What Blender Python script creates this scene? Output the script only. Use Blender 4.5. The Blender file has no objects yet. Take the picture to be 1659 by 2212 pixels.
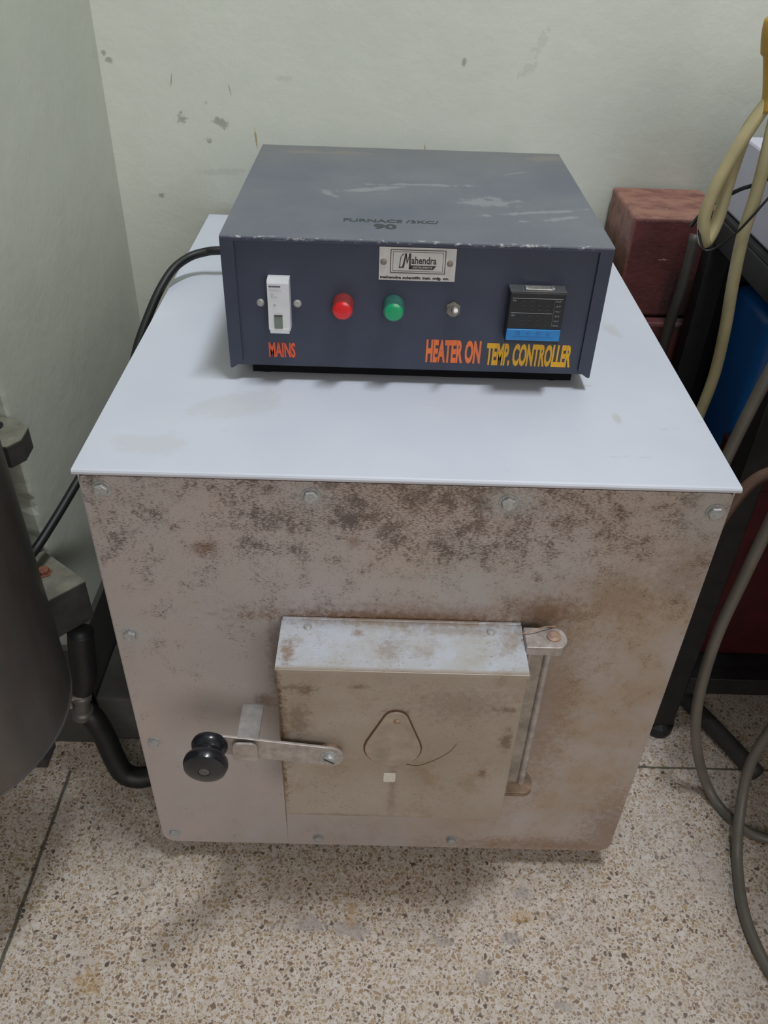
import bpy, bmesh, math, random
from mathutils import Vector, Matrix
random.seed(7)
S = bpy.context.scene
COL = S.collection

# ------------------------------------------------------------------ camera
def make_camera():
    a, b, c = 0.6528, 0.0149, 0.0371
    f = Vector((math.sin(b)*math.cos(a), math.cos(b)*math.cos(a), -math.sin(a)))
    r = Vector((math.cos(b), -math.sin(b), 0)); u = r.cross(f)
    r2 = math.cos(c)*r + math.sin(c)*u; u2 = -math.sin(c)*r + math.cos(c)*u
    cd = bpy.data.cameras.new('camera'); co = bpy.data.objects.new('camera', cd); COL.objects.link(co)
    M = Matrix((r2, u2, -f)).transposed().to_4x4(); M.translation = Vector((.2251, -.5107, .8624))
    co.matrix_world = M
    cd.sensor_fit = 'HORIZONTAL'; cd.sensor_width = 36; cd.lens = 36*1790.66/1659
    cd.clip_start = .01
    S.camera = co
make_camera()

# ------------------------------------------------------------------ world, lights, exposure
W_STRENGTH = 0.23
TUBE_POWER = 21.5
EXPOSURE = 0.0
w = bpy.data.worlds.new('world'); S.world = w; w.use_nodes = True
w.node_tree.nodes['Background'].inputs[0].default_value = (.86, .94, 1, 1)
w.node_tree.nodes['Background'].inputs[1].default_value = W_STRENGTH
S.view_settings.view_transform = 'Standard'; S.view_settings.look = 'None'
S.view_settings.exposure = EXPOSURE; S.view_settings.gamma = 1; S.view_settings.use_curve_mapping = False
def area(name, loc, sx, sy, power, col, target):
    l = bpy.data.lights.new(name, 'AREA'); l.shape = 'RECTANGLE'; l.size = sx; l.size_y = sy
    l.energy = power; l.color = col
    o = bpy.data.objects.new(name, l); COL.objects.link(o); o.location = loc
    o.rotation_euler = (Vector(target)-Vector(loc)).to_track_quat('-Z', 'Y').to_euler()
    return o
area('ceiling_tube_light', (.50, -.06, 2.3), .5, .14, TUBE_POWER, (.93, .97, 1), (.3, .05, 0))
area('front_fill_light', (1.0, -2.6, 1.5), 1.6, 1.4, 28, (1, .94, .88), (.2, 0, .2))  # added warm fill from the front; no window is known there

# ------------------------------------------------------------------ helpers
FL = -.03            # floor level (z = 0 is the underside of the furnace body)
WY = .605            # back wall plane
WX = -.12            # left wall plane
def finish(name, bm, mat, parent=None, smooth=False, label=None):
    bmesh.ops.recalc_face_normals(bm, faces=bm.faces[:])
    me = bpy.data.meshes.new(name)
    if parent is not None:
        bmesh.ops.translate(bm, verts=bm.verts[:], vec=-Vector(ORG[parent.name]))
    bm.to_mesh(me); bm.free()
    if smooth:
        for p in me.polygons: p.use_smooth = True
    me.materials.append(mat)
    o = bpy.data.objects.new(name, me); COL.objects.link(o)
    if parent is not None:
        o.parent = parent; ORG[o.name] = ORG[parent.name]
    else: ORG[o.name] = (0, 0, 0)
    if smooth == 'auto':
        es = me.edges
        try:
            me.set_sharp_from_angle(angle=math.radians(35))
        except Exception: pass
    if label: o['label'] = label
    return o
ORG = {}
def thing(name, label, cat, loc, group=None):
    o = bpy.data.objects.new(name, None); COL.objects.link(o); o.location = loc
    o.empty_display_size = .05
    ORG[o.name] = tuple(loc); o['label'] = label; o['category'] = cat
    if group: o['group'] = group
    return o
def tag(o, label, cat, group=None):
    o['label'] = label; o['category'] = cat
    if group: o['group'] = group
    return o
def struct(o): o['kind'] = 'structure'; return o
def rebase(o):
    """move a single-mesh thing's origin to the middle of its base"""
    vs = [v.co for v in o.data.vertices]
    c = Vector(((min(v.x for v in vs)+max(v.x for v in vs))/2, (min(v.y for v in vs)+max(v.y for v in vs))/2, min(v.z for v in vs)))
    o.data.transform(Matrix.Translation(-c)); o.location = c; ORG[o.name] = tuple(c); return o
def box(bm, x0, x1, y0, y1, z0, z1, bev=0, seg=2, rot=None):
    b = bmesh.new(); bmesh.ops.create_cube(b, size=1)
    for v in b.verts:
        v.co = Vector(((x0+x1)/2+v.co.x*(x1-x0), (y0+y1)/2+v.co.y*(y1-y0), (z0+z1)/2+v.co.z*(z1-z0)))
    if bev: bmesh.ops.bevel(b, geom=b.edges[:], offset=bev, segments=seg, affect='EDGES', profile=.5)
    if rot: bmesh.ops.transform(b, matrix=rot, verts=b.verts[:])
    merge(bm, b)
def merge(bm, b):
    me = bpy.data.meshes.new('tmp'); b.to_mesh(me); b.free(); bm.from_mesh(me); bpy.data.meshes.remove(me)
def prism(bm, pts, a0, a1, axis='y', bev=0):
    """polygon pts (u,v) extruded along axis: y -> (x,z), z -> (x,y), x -> (y,z)"""
    b = bmesh.new()
    def P(u, v, a): return {'y': (u, a, v), 'z': (u, v, a), 'x': (a, u, v)}[axis]
    lo = [b.verts.new(P(u, v, a0)) for u, v in pts]; hi = [b.verts.new(P(u, v, a1)) for u, v in pts]
    b.faces.new(lo); b.faces.new(hi[::-1]); n = len(pts)
    for i in range(n): b.faces.new((lo[i], lo[(i+1) % n], hi[(i+1) % n], hi[i]))
    bmesh.ops.recalc_face_normals(b, faces=b.faces[:])
    if bev:
        es = [e for e in b.edges if len(e.link_faces) == 2 and any(len(f.verts) == n for f in e.link_faces)] if n > 4 else b.edges[:]
        bmesh.ops.bevel(b, geom=es, offset=bev, segments=2, affect='EDGES', profile=.5)
    merge(bm, b)
def frame_from(d):
    d = d.normalized(); up = Vector((0, 0, 1)) if abs(d.z) < .95 else Vector((1, 0, 0))
    s = d.cross(up).normalized(); return s, s.cross(d).normalized()
def lathe(bm, o, d, prof, seg=32, closed=False):
    """prof: (distance along d, radius)"""
    o = Vector(o); d = Vector(d).normalized(); s, t = frame_from(d)
    rings = []
    for h, r in prof:
        if r < 1e-6: rings.append([bm.verts.new(o+d*h)])
        else: rings.append([bm.verts.new(o+d*h+(s*math.cos(2*math.pi*k/seg)+t*math.sin(2*math.pi*k/seg))*r) for k in range(seg)])
    for A, B in zip(rings, rings[1:]):
        for k in range(seg):
            a, a2 = A[k % len(A)], A[(k+1) % len(A)]; c, c2 = B[k % len(B)], B[(k+1) % len(B)]
            vs = []
            for v in (a, a2, c2, c):
                if v not in vs: vs.append(v)
            if len(vs) >= 3: bm.faces.new(vs)
    if len(rings[0]) > 1: bm.faces.new(rings[0][::-1])
    if len(rings[-1]) > 1: bm.faces.new(rings[-1])
def catmull(pts, n=8):
    P = [Vector(p) for p in pts]; P = [2*P[0]-P[1]]+P+[2*P[-1]-P[-2]]; out = []
    for i in range(1, len(P)-2):
        for k in range(n):
            t = k/n; a, b, c, d = P[i-1], P[i], P[i+1], P[i+2]
            out.append(.5*((2*b)+(c-a)*t+(2*a-5*b+4*c-d)*t*t+(-a+3*b-3*c+d)*t**3))
    out.append(P[-2]); return out
def tube(bm, pts, r, seg=14, n=8, cap=True):
    C = catmull(pts, n); rings = []; s = None
    for i, p in enumerate(C):
        d = (C[min(i+1, len(C)-1)]-C[max(i-1, 0)]).normalized()
        if s is None: s, t = frame_from(d)
        s = (s-d*s.dot(d)).normalized(); t = d.cross(s)
        rr = r(i/(len(C)-1)) if callable(r) else r
        rings.append([bm.verts.new(p+(s*math.cos(2*math.pi*k/seg)+t*math.sin(2*math.pi*k/seg))*rr) for k in range(seg)])
    for A, B in zip(rings, rings[1:]):
        for k in range(seg): bm.faces.new((A[k], A[(k+1) % seg], B[(k+1) % seg], B[k]))
    if cap: bm.faces.new(rings[0][::-1]); bm.faces.new(rings[-1])
def rrect(x0, x1, z0, z1, rbl, rbr, rtr, rtl, n=6):
    pts = []
    for cx, cz, r, a0 in ((x1-rtr, z1-rtr, rtr, 0), (x0+rtl, z1-rtl, rtl, 90), (x0+rbl, z0+rbl, rbl, 180), (x1-rbr, z0+rbr, rbr, 270)):
        if r <= 0: pts.append((cx, cz)); continue
        for k in range(n+1):
            a = math.radians(a0+90*k/n); pts.append((cx+r*math.cos(a), cz+r*math.sin(a)))
    return pts
def text(s, x0, x1, z0, z1, y, mat, parent, name='lettering', bold=0, shear=0, normal='front', thick=.0002, label=None):
    cu = bpy.data.curves.new('t', 'FONT'); cu.body = s; cu.offset = bold; cu.extrude = .01; cu.shear = shear
    cu.resolution_u = 3
    ob = bpy.data.objects.new('t', cu); COL.objects.link(ob)
    dg = bpy.context.evaluated_depsgraph_get(); dg.update()
    me = bpy.data.meshes.new_from_object(ob.evaluated_get(dg))
    bpy.data.objects.remove(ob)
    bm = bmesh.new(); bm.from_mesh(me); bpy.data.meshes.remove(me)
    X = [v.co.x for v in bm.verts]; Y = [v.co.y for v in bm.verts]
    for v in bm.verts:
        u = (v.co.x-min(X))/(max(X)-min(X)); q = (v.co.y-min(Y))/(max(Y)-min(Y)); e = v.co.z/.01*thick
        if normal == 'front': v.co = Vector((x0+u*(x1-x0), y-e, z0+q*(z1-z0)))
        else: v.co = Vector((x0+u*(x1-x0), z0+q*(z1-z0), y+e))     # lies flat, (z0,z1) is a y range
    return finish(name, bm, mat, parent, label=label)

# ------------------------------------------------------------------ materials
def newmat(name):
    m = bpy.data.materials.new(name); m.use_nodes = True
    return m, m.node_tree, m.node_tree.nodes['Principled BSDF']
def C4(c): return (c[0], c[1], c[2], 1)
class N:
    def __init__(s, nt): s.nt = nt; s.pos = s.n('ShaderNodeNewGeometry').outputs['Position']
    def n(s, t, **kw):
        o = s.nt.nodes.new(t)
        for k, v in kw.items(): setattr(o, k, v)
        return o
    def l(s, a, b): s.nt.links.new(a, b)
    def put(s, sock, v):
        if hasattr(v, 'is_linked') or hasattr(v, 'links'): s.l(v, sock)
        elif isinstance(v, tuple) and len(v) == 3 and sock.type == 'RGBA': sock.default_value = C4(v)
        else: sock.default_value = v
    def mapv(s, scale=(1, 1, 1), loc=(0, 0, 0), rot=(0, 0, 0)):
        m = s.n('ShaderNodeMapping', vector_type='TEXTURE' if False else 'POINT'); s.l(s.pos, m.inputs[0])
        m.inputs['Scale'].default_value = scale; m.inputs['Location'].default_value = loc; m.inputs['Rotation'].default_value = rot
        return m.outputs[0]
    def noise(s, scale, detail=4, rough=.6, vec=None, dist=0):
        t = s.n('ShaderNodeTexNoise'); s.l(vec or s.pos, t.inputs['Vector']); t.inputs['Scale'].default_value = scale
        t.inputs['Detail'].default_value = detail; t.inputs['Roughness'].default_value = rough; t.inputs['Distortion'].default_value = dist
        return t.outputs['Fac']
    def vor(s, scale, vec=None, feature='F1', rnd=1):
        t = s.n('ShaderNodeTexVoronoi', feature=feature); s.l(vec or s.pos, t.inputs['Vector']); t.inputs['Scale'].default_value = scale
        t.inputs['Randomness'].default_value = rnd
        return t
    def ramp(s, v, a, b, lo=0., hi=1., smooth=False):
        m = s.n('ShaderNodeMapRange', interpolation_type='SMOOTHSTEP' if smooth else 'LINEAR'); m.clamp = True
        s.put(m.inputs[0], v)
        for i, x in zip((1, 2, 3, 4), (a, b, lo, hi)): m.inputs[i].default_value = x
        return m.outputs[0]
    def math(s, op, a, b=0.):
        m = s.n('ShaderNodeMath', operation=op); s.put(m.inputs[0], a); s.put(m.inputs[1], b); return m.outputs[0]
    def mix(s, f, a, b, mode='MIX'):
        m = s.n('ShaderNodeMix', data_type='RGBA', blend_type=mode); s.put(m.inputs[0], f); s.put(m.inputs[6], a); s.put(m.inputs[7], b)
        return m.outputs[2]
    def xyz(s):
        m = s.n('ShaderNodeSeparateXYZ'); s.l(s.pos, m.inputs[0]); return m.outputs
    def bump(s, h, strength, dist, bsdf):
        b = s.n('ShaderNodeBump'); s.put(b.inputs['Height'], h); b.inputs['Strength'].default_value = strength; b.inputs['Distance'].default_value = dist
        s.l(b.outputs[0], bsdf.inputs['Normal'])
    def spot(s, p, r, ang=0, plane='xz', jag=.5, nscale=160, soft=0.):
        """soft-edged mark of its own shape at p (2 coords in plane) with radii r"""
        X, Y, Z = s.xyz() if not hasattr(s, '_x') else s._x; s._x = (X, Y, Z)
        U, V = {'xz': (X, Z), 'xy': (X, Y), 'yz': (Y, Z)}[plane]
        du = s.math('SUBTRACT', U, p[0]); dv = s.math('SUBTRACT', V, p[1]); ca, sa = math.cos(ang), math.sin(ang)
        a = s.math('DIVIDE', s.math('ADD', s.math('MULTIPLY', du, ca), s.math('MULTIPLY', dv, sa)), r[0])
        b = s.math('DIVIDE', s.math('SUBTRACT', s.math('MULTIPLY', dv, ca), s.math('MULTIPLY', du, sa)), r[1])
        d = s.math('SQRT', s.math('ADD', s.math('MULTIPLY', a, a), s.math('MULTIPLY', b, b)))
        if jag:
            if not hasattr(s, '_jn') : s._jn = {}
            if nscale not in s._jn: s._jn[nscale] = s.noise(nscale, 5, .7)
            d = s.math('ADD', d, s.math('MULTIPLY', s.math('SUBTRACT', s._jn[nscale], .5), jag*4))
        return s.ramp(d, .5-soft*.4, 1.1+soft*.4, 1, 0, True)
    def maxm(s, *a):
        r = a[0]
        for x in a[1:]: r = s.math('MAXIMUM', r, x)
        return r
def plain(name, col, rough=.5, metal=0, var=.12, vscale=60, coat=0, spec=None, bump=0, bscale=300):
    m, nt, b = newmat(name); n = N(nt)
    f = n.ramp(n.noise(vscale, 4), .3, .7)
    c = n.mix(f, tuple(x*(1-var) for x in col), tuple(min(1, x*(1+var)) for x in col))
    n.l(c, b.inputs['Base Color']); b.inputs['Roughness'].default_value = rough; b.inputs['Metallic'].default_value = metal
    if coat: b.inputs['Coat Weight'].default_value = coat
    if spec is not None: b.inputs['Specular IOR Level'].default_value = spec
    if bump: n.bump(n.noise(bscale, 3), bump, .0005, b)
    return m

def mat_wall(name, base, marks=True):
    m, nt, b = newmat(name); n = N(nt)
    c = n.mix(n.ramp(n.noise(5, 5, .6), .3, .7), tuple(x*.95 for x in base), tuple(min(1, x*1.04) for x in base))
    c = n.mix(n.ramp(n.noise(28, 4, .6), .45, .75, 0, .3), c, (base[0]*.93, base[1]*.97, base[2]*.90))
    # sparse specks
    v = n.vor(16); sp = n.ramp(v.outputs['Distance'], .0, .05, 1, 0); sp = n.math('MULTIPLY', sp, n.ramp(n.noise(7, 2), .55, .62))
    c = n.mix(n.math('MULTIPLY', sp, .5), c, (.2, .2, .15))
    if marks:
        S_ = n.spot
        dk = n.maxm(S_((-.0356, .6613), (.0013, .0085), -.2), S_((.0342, .6518), (.001, .007), .2), S_((.0206, .6136), (.011, .006), -.5, jag=.9),
                    S_((.0023, .5914), (.005, .004), 0, jag=.9), S_((.3177, .6906), (.0032, .006)), S_((-.0652, .5225), (.005, .004)),
                    S_((-.1081, .6791), (.005, .004)), S_((-.1129, .6863), (.003, .004)), S_((-.0285, .6175), (.007, .006), 0, jag=1.2))
        sm = n.maxm(S_((.4063, .7119), (.016, .007), 1.1, jag=1.1), S_((.3946, .6846), (.012, .005), .7, jag=1.1), S_((.10, .665), (.012, .004), 0, jag=1),
                    S_((.02, .555), (.04, .004), .05, jag=.8))
        oc = n.maxm(S_((.0628, .596), (.0016, .014), .08, jag=.3), S_((.2765, .586), (.001, .012), .05, jag=.3))
        c = n.mix(n.math('MULTIPLY', dk, .55), c, (.17, .17, .12)); c = n.mix(n.math('MULTIPLY', sm, .16), c, (.22, .24, .22))
        c = n.mix(n.math('MULTIPLY', oc, .75), c, (.33, .21, .06))
    n.l(c, b.inputs['Base Color']); b.inputs['Roughness'].default_value = .55; b.inputs['Specular IOR Level'].default_value = .3
    n.bump(n.math('ADD', n.noise(9, 6, .62), n.math('MULTIPLY', n.noise(120, 3), .08)), .35, .006, b)
    return m
M_wall = mat_wall('painted_plaster', (.60, .625, .565))
M_wall_shade = mat_wall('painted_plaster_shade', (.50, .52, .46), False)  # darker copy of the wall paint: the side wall's weaker light put into colour

def mat_terrazzo():
    m, nt, b = newmat('terrazzo'); n = N(nt)
    wv = n.n('ShaderNodeVectorMath', operation='ADD'); n.l(n.pos, wv.inputs[0])
    nn = n.n('ShaderNodeTexNoise'); n.l(n.pos, nn.inputs['Vector']); nn.inputs['Scale'].default_value = 180; nn.inputs['Detail'].default_value = 2
    sc = n.n('ShaderNodeVectorMath', operation='SCALE'); n.l(nn.outputs['Color'], sc.inputs[0]); sc.inputs['Scale'].default_value = .0045
    n.l(sc.outputs[0], wv.inputs[1]); vec = wv.outputs[0]
    def layer(scale, th0, th1, cols, base, keep=None):
        v = n.vor(scale, vec); e = n.vor(scale, vec, 'DISTANCE_TO_EDGE')
        r = n.n('ShaderNodeValToRGB'); r.color_ramp.interpolation = 'CONSTANT'; el = r.color_ramp.elements
        while len(el) < len(cols): el.new(.5)
        for i, (p, cc) in enumerate(cols): el[i].position = p; el[i].color = C4(cc)
        sp = n.n('ShaderNodeSeparateColor'); n.l(v.outputs['Color'], sp.inputs[0]); n.l(sp.outputs[0], r.inputs[0])
        mask = n.ramp(e.outputs['Distance'], th0, th1)
        mask = n.math('MULTIPLY', mask, n.ramp(sp.outputs[1], keep or .1, (keep or .1)+.05))
        return n.mix(mask, base, r.outputs[0])
    mtx = n.mix(n.ramp(n.noise(40, 4), .3, .7), (.57, .50, .455), (.67, .61, .57))
    c = layer(330, .05, .16, [(0, (.44, .34, .23)), (.3, (.32, .22, .14)), (.52, (.52, .43, .34)), (.78, (.22, .155, .11)), (.9, (.64, .58, .53))], mtx, .05)
    c = layer(190, .12, .24, [(0, (.36, .25, .16)), (.35, (.21, .14, .10)), (.55, (.42, .31, .20)), (.8, (.12, .09, .07)), (.92, (.33, .28, .25))], c, .44)
    # worn pale patches, stains
    c = n.mix(n.ramp(n.noise(9, 5, .65), .5, .72, 0, .45), c, (.50, .45, .43))
    c = n.mix(n.math('MULTIPLY', n.spot((.170, -.075), (.016, .010), 0, 'xy', .9, 60), .65), c, (.40, .35, .34))
    c = n.mix(n.math('MULTIPLY', n.spot((.215, -.080), (.022, .009), -.2, 'xy', .9, 60), .65), c, (.40, .35, .34))
    c = n.mix(n.math('MULTIPLY', n.maxm(n.spot((.40, -.035), (.012, .009), 0, 'xy', .7, 60), n.spot((.352, -.125), (.012, .009), 0, 'xy', .7, 60), n.spot((.385, -.085), (.012, .008), 0, 'xy', .7, 60), n.spot((.31, -.09), (.010, .007), 0, 'xy', .7, 60), n.spot((.43, -.15), (.012, .006), 0, 'xy', .7, 60)), .6), c, (.34, .31, .30))
    c = n.mix(n.math('MULTIPLY', n.maxm(n.spot((.212, -.058), (.006, .022), 0, 'xy', .7, 60), n.spot((-.05, -.14), (.016, .012), 0, 'xy', .9, 60), n.spot((.40, -.06), (.02, .008), .3, 'xy', .9, 60)), .4), c, (.42, .24, .06))
    # dark green joint strips set in the floor
    X, Y, Z = n.xyz()
    wob = n.math('MULTIPLY', n.math('SUBTRACT', n.noise(30, 2), .5), .003)
    j1 = n.ramp(n.math('ABSOLUTE', n.math('ADD', n.math('ADD', X, .143), wob)), .0015, .0026, 1, 0)
    j2 = n.ramp(n.math('ABSOLUTE', n.math('ADD', n.math('SUBTRACT', Y, .1350), wob)), .0010, .0020, 1, 0)
    j1 = n.math('MULTIPLY', j1, n.ramp(Y, .108, .112, 1, 0)); j2 = n.math('MULTIPLY', j2, n.ramp(X, .3, .31))
    j = n.maxm(j1, j2)
    c = n.mix(n.math('MULTIPLY', j, .85), c, (.055, .06, .04))
    n.l(c, b.inputs['Base Color']); b.inputs['Roughness'].default_value = .5; b.inputs['Specular IOR Level'].default_value = .35
    n.bump(n.noise(200, 3), .15, .0008, b)
    return m
M_floor = mat_terrazzo()

def mat_front(name='rust_speckled_metal', amount=1.0, boxmarks=True):
    m, nt, b = newmat(name); n = N(nt)
    X, Y, Z = n.xyz()
    base = n.mix(n.ramp(n.noise(7, 5, .6), .35, .65), (.47, .40, .375), (.425, .385, .38))
    base = n.mix(n.ramp(n.noise(16, 5, .65), .55, .75, 0, .45), base, (.46, .47, .50))
    tint = n.math('MULTIPLY', n.ramp(X, .12, .42), n.ramp(n.noise(10, 5, .65), .38, .62))
    base = n.mix(n.math('MULTIPLY', tint, .85*amount), base, (.375, .275, .185))
    # fine speckle, stretched sideways
    vs = n.mapv((.55, 1, 1.15)); s1 = n.noise(520, 6, .85, vs); s2 = n.noise(1100, 4, .7, n.mapv((.3, 1, 1.3)))
    zone = n.math('MULTIPLY', n.ramp(Z, .22, .45, .25, 1), n.ramp(n.noise(20, 6, .8), .25, .66))
    zone = n.math('ADD', zone, n.math('MULTIPLY', n.ramp(n.noise(40, 6, .75), .48, .66), .6))
    zb = n.math('MULTIPLY', n.ramp(n.math('ABSOLUTE', n.math('SUBTRACT', X, .27)), .05, .2, 1, .25), n.ramp(Z, .40, .47))
    zone = n.math('ADD', n.math('MULTIPLY', zone, 1.0), n.math('MULTIPLY', zb, .6)); zone = n.math('ADD', zone, .12)
    th = n.math('SUBTRACT', .685, n.math('MULTIPLY', zone, .135*amount))
    sp = n.ramp(n.math('SUBTRACT', s1, th), 0, .05); sp2 = n.ramp(n.math('SUBTRACT', s2, n.math('ADD', th, -.005)), 0, .05)
    rc = n.mix(n.ramp(n.noise(20, 3), .4, .6), (.10, .048, .022), (.060, .040, .036))
    c = n.mix(n.math('MULTIPLY', n.maxm(sp, sp2), .8), base, rc)
    # orange-brown stains
    st = n.ramp(n.math('MULTIPLY', n.noise(12, 6, .72, n.mapv((1, 1, .5), (3, 0, 1))), n.ramp(X, -.1, .3, .85, 1.02)), .55, .70)
    c = n.mix(n.math('MULTIPLY', st, .3*amount), c, (.25, .135, .055))
    if boxmarks:
        jn = n.math('MULTIPLY', n.math('SUBTRACT', n.noise(70, 5, .7), .5), .9)
        def rust(p, r, k, plane='xz'): return n.math('MULTIPLY', n.spot(p, r, 0, plane, .8, 170, 1.), k)
        rr = n.maxm(rust((.25, .3555), (.118, .006), 1.), rust((.25, .358), (.125, .011), .8), n.math('MULTIPLY', n.spot((.1395, .12), (.0009, .12), 0, 'xz', .2, 170), .8), rust((.1415, .27), (.006, .012), .7), rust((.27, .362), (.12, .014), .45), rust((.375, .368), (.036, .022), .7), rust((.141, .30), (.007, .05), .5), rust((.39, .25), (.03, .13), .4),
                    rust((.355, .20), (.012, .06), .9), rust((.362, .17), (.03, .05), .5), rust((.128, .245), (.010, .010), .6), rust((.49, .03), (.03, .08), .5), rust((.45, .01), (.12, .014), .55),
                    rust((.09, .43), (.012, .009), .5), rust((.21, .44), (.007, .006), .5), rust((.48, .42), (.03, .04), .35), rust((.43, .39), (.03, .03), .3), rust((.20, .503), (.35, .004), .5))
        c = n.mix(rr, c, (.17, .082, .035))
        pal = n.maxm(rust((.3278, .483), (.02, .014), .6), rust((.485, .478), (.025, .03), .5), rust((.1765, .485), (.018, .012), .5), rust((.0145, .33), (.02, .016), .4), rust((.30, .40), (.06, .02), .35))
        c = n.mix(pal, c, (.42, .43, .42))
    n.l(c, b.inputs['Base Color']); b.inputs['Roughness'].default_value = .48; b.inputs['Metallic'].default_value = .12
    n.bump(n.noise(300, 4), .12, .0006, b)
    return m
M_front = mat_front()
def mat_door():
    m, nt, b = newmat('door_metal'); n = N(nt); X, Y, Z = n.xyz()
    base = n.mix(n.ramp(n.noise(14, 5, .62), .35, .65), (.41, .35, .30), (.345, .285, .23))
    base = n.mix(n.ramp(Y, -.0575, -.054, 0, .95), base, n.mix(n.ramp(n.noise(30, 5, .7), .4, .65), (.54, .575, .65), (.47, .46, .44)))  # top sheet paler and bluer: light from above painted into the colour
    sp = n.ramp(n.noise(520, 5, .75, n.mapv((.6, 1, 1.1))), .57, .64)
    sp = n.math('MULTIPLY', sp, n.ramp(n.noise(18, 4, .7), .4, .65))
    c = n.mix(n.math('MULTIPLY', sp, .75), base, (.13, .075, .04))
    st = n.ramp(n.noise(24, 6, .75, n.mapv((1, 1, .8), (5, 2, 0))), .54, .68)
    c = n.mix(n.math('MULTIPLY', st, .5), c, (.25, .16, .075))
    def rust(p, r, k, plane='xz', a=0): return n.math('MULTIPLY', n.spot(p, r, a, plane, .9, 200, 1.), k*.95)
    fr = n.ramp(Y, -.056, -.058, 0, 1)
    rr = n.maxm(rust((.1500, .27), (.0035, .09), 1.1), rust((.152, .27), (.006, .06), .6), rust((.172, .330), (.009, .007), .8), rust((.163, .332), (.012, .004), .6), rust((.340, .31), (.01, .004), .7),
                rust((.345, .27), (.005, .014), .7), rust((.330, .222), (.004, .005), .7), rust((.2155, .335), (.008, .003), .6), rust((.25, .299), (.012, .012), .55),
                rust((.249, .19), (.004, .04), .35), rust((.166, .29), (.010, .022), .55), rust((.20, .150), (.06, .003), .4), rust((.30, .316), (.04, .02), .3))
    c = n.mix(n.math('MULTIPLY', rr, fr), c, (.12, .065, .03))
    tp = n.maxm(rust((.25, -.002), (.12, .006), .6, 'xy'), rust((.2142, -.0169), (.005, .004), .8, 'xy'), rust((.157, -.040), (.006, .014), .8, 'xy'), rust((.24, -.035), (.01, .012), .5, 'xy'), rust((.30, -.012), (.04, .006), .4, 'xy'), rust((.345, -.02), (.012, .012), .45, 'xy'))
    c = n.mix(n.math('MULTIPLY', tp, n.ramp(Y, -.058, -.055)), c, (.24, .13, .06))
    n.l(c, b.inputs['Base Color']); b.inputs['Roughness'].default_value = .42; b.inputs['Metallic'].default_value = .15
    n.bump(n.noise(300, 4), .1, .0006, b)
    return m
M_door = mat_door()
def mat_cover():
    m, nt, b = newmat('pale_lavender_enamel'); n = N(nt)
    c = n.mix(n.ramp(n.noise(6, 5, .6), .35, .65), (.545, .575, .665), (.59, .615, .70))
    st = n.maxm(n.math('MULTIPLY', n.spot((.105, .10), (.045, .022), .5, 'xy', .7, 40), .22), n.math('MULTIPLY', n.spot((.045, .035), (.03, .018), 0, 'xy', .7, 40), .2),
                n.math('MULTIPLY', n.spot((.428, .095), (.004, .010), 0, 'xy', .4, 90), .5), n.math('MULTIPLY', n.spot((.46, .27), (.008, .02), .3, 'xy', .8, 60), .35))
    c = n.mix(st, c, (.44, .42, .37))
    sc = n.ramp(n.noise(60, 5, .75, n.mapv((.25, 1.2, 1))), .66, .70)
    c = n.mix(n.math('MULTIPLY', sc, .35), c, (.36, .34, .32))
    X, Y, Z = n.xyz()
    c = n.mix(n.math('MULTIPLY', n.ramp(Z, .5035, .500), .7), c, (.40, .36, .33))
    n.l(c, b.inputs['Base Color']); b.inputs['Roughness'].default_value = .45
    n.bump(n.noise(160, 3), .1, .0006, b)
    return m
M_cover = mat_cover()
def mat_ctrl():
    m, nt, b = newmat('slate_blue_enamel'); n = N(nt); X, Y, Z = n.xyz()
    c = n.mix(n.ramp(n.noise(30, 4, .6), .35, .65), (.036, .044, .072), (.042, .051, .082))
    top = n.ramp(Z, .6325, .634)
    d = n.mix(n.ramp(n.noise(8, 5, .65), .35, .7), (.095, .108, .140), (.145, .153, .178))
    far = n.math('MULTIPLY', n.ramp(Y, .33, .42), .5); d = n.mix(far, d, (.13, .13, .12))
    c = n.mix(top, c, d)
    # dust scuffs on the lid
    sc = n.maxm(n.spot((.215, .278), (.035, .005), .35, 'xy', 1.1, 60), n.spot((.175, .262), (.005, .018), .5, 'xy', .9, 60), n.spot((.262, .296), (.05, .004), .05, 'xy', 1.1, 60),
                n.spot((.355, .345), (.02, .002), .55, 'xy', .6, 60), n.spot((.36, .225), (.05, .004), .25, 'xy', 1.1, 60), n.spot((.32, .25), (.03, .012), 0, 'xy', 1.2, 60), 
                n.spot((.38, .21), (.02, .004), .4, 'xy', .9, 60), n.spot((.345, .200), (.006, .003), 0, 'xy', .6, 60))
    c = n.mix(n.math('MULTIPLY', n.math('MULTIPLY', sc, top), .30), c, (.36, .37, .38))
    rb = n.maxm(n.spot((.17, .40), (.05, .006), 0, 'xy', 1.1, 40), n.spot((.39, .405), (.02, .014), 0, 'xy', 1, 40))
    c = n.mix(n.math('MULTIPLY', n.math('MULTIPLY', rb, top), .4), c, (.22, .19, .15))
    ed = n.math('MULTIPLY', n.ramp(n.noise(260, 4, .7, n.mapv((.5, 1, 1))), .55, .62), n.ramp(n.math('ABSOLUTE', n.math('SUBTRACT', Y, .1425)), .0005, .003, 1, 0))
    c = n.mix(n.math('MULTIPLY', n.math('MULTIPLY', ed, n.ramp(Z, .631, .633)), .7), c, (.5, .5, .5))
    n.l(c, b.inputs['Base Color']); b.inputs['Roughness'].default_value = .42; b.inputs['Specular IOR Level'].default_value = .45
    n.bump(n.noise(500, 3), .18, .0004, b)
    return m
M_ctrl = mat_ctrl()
M_steel = plain('dull_steel', (.42, .41, .40), .38, .7, .2, 200)
M_zinc = plain('zinc_bolt', (.42, .42, .42), .4, .35, .25, 400)
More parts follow.
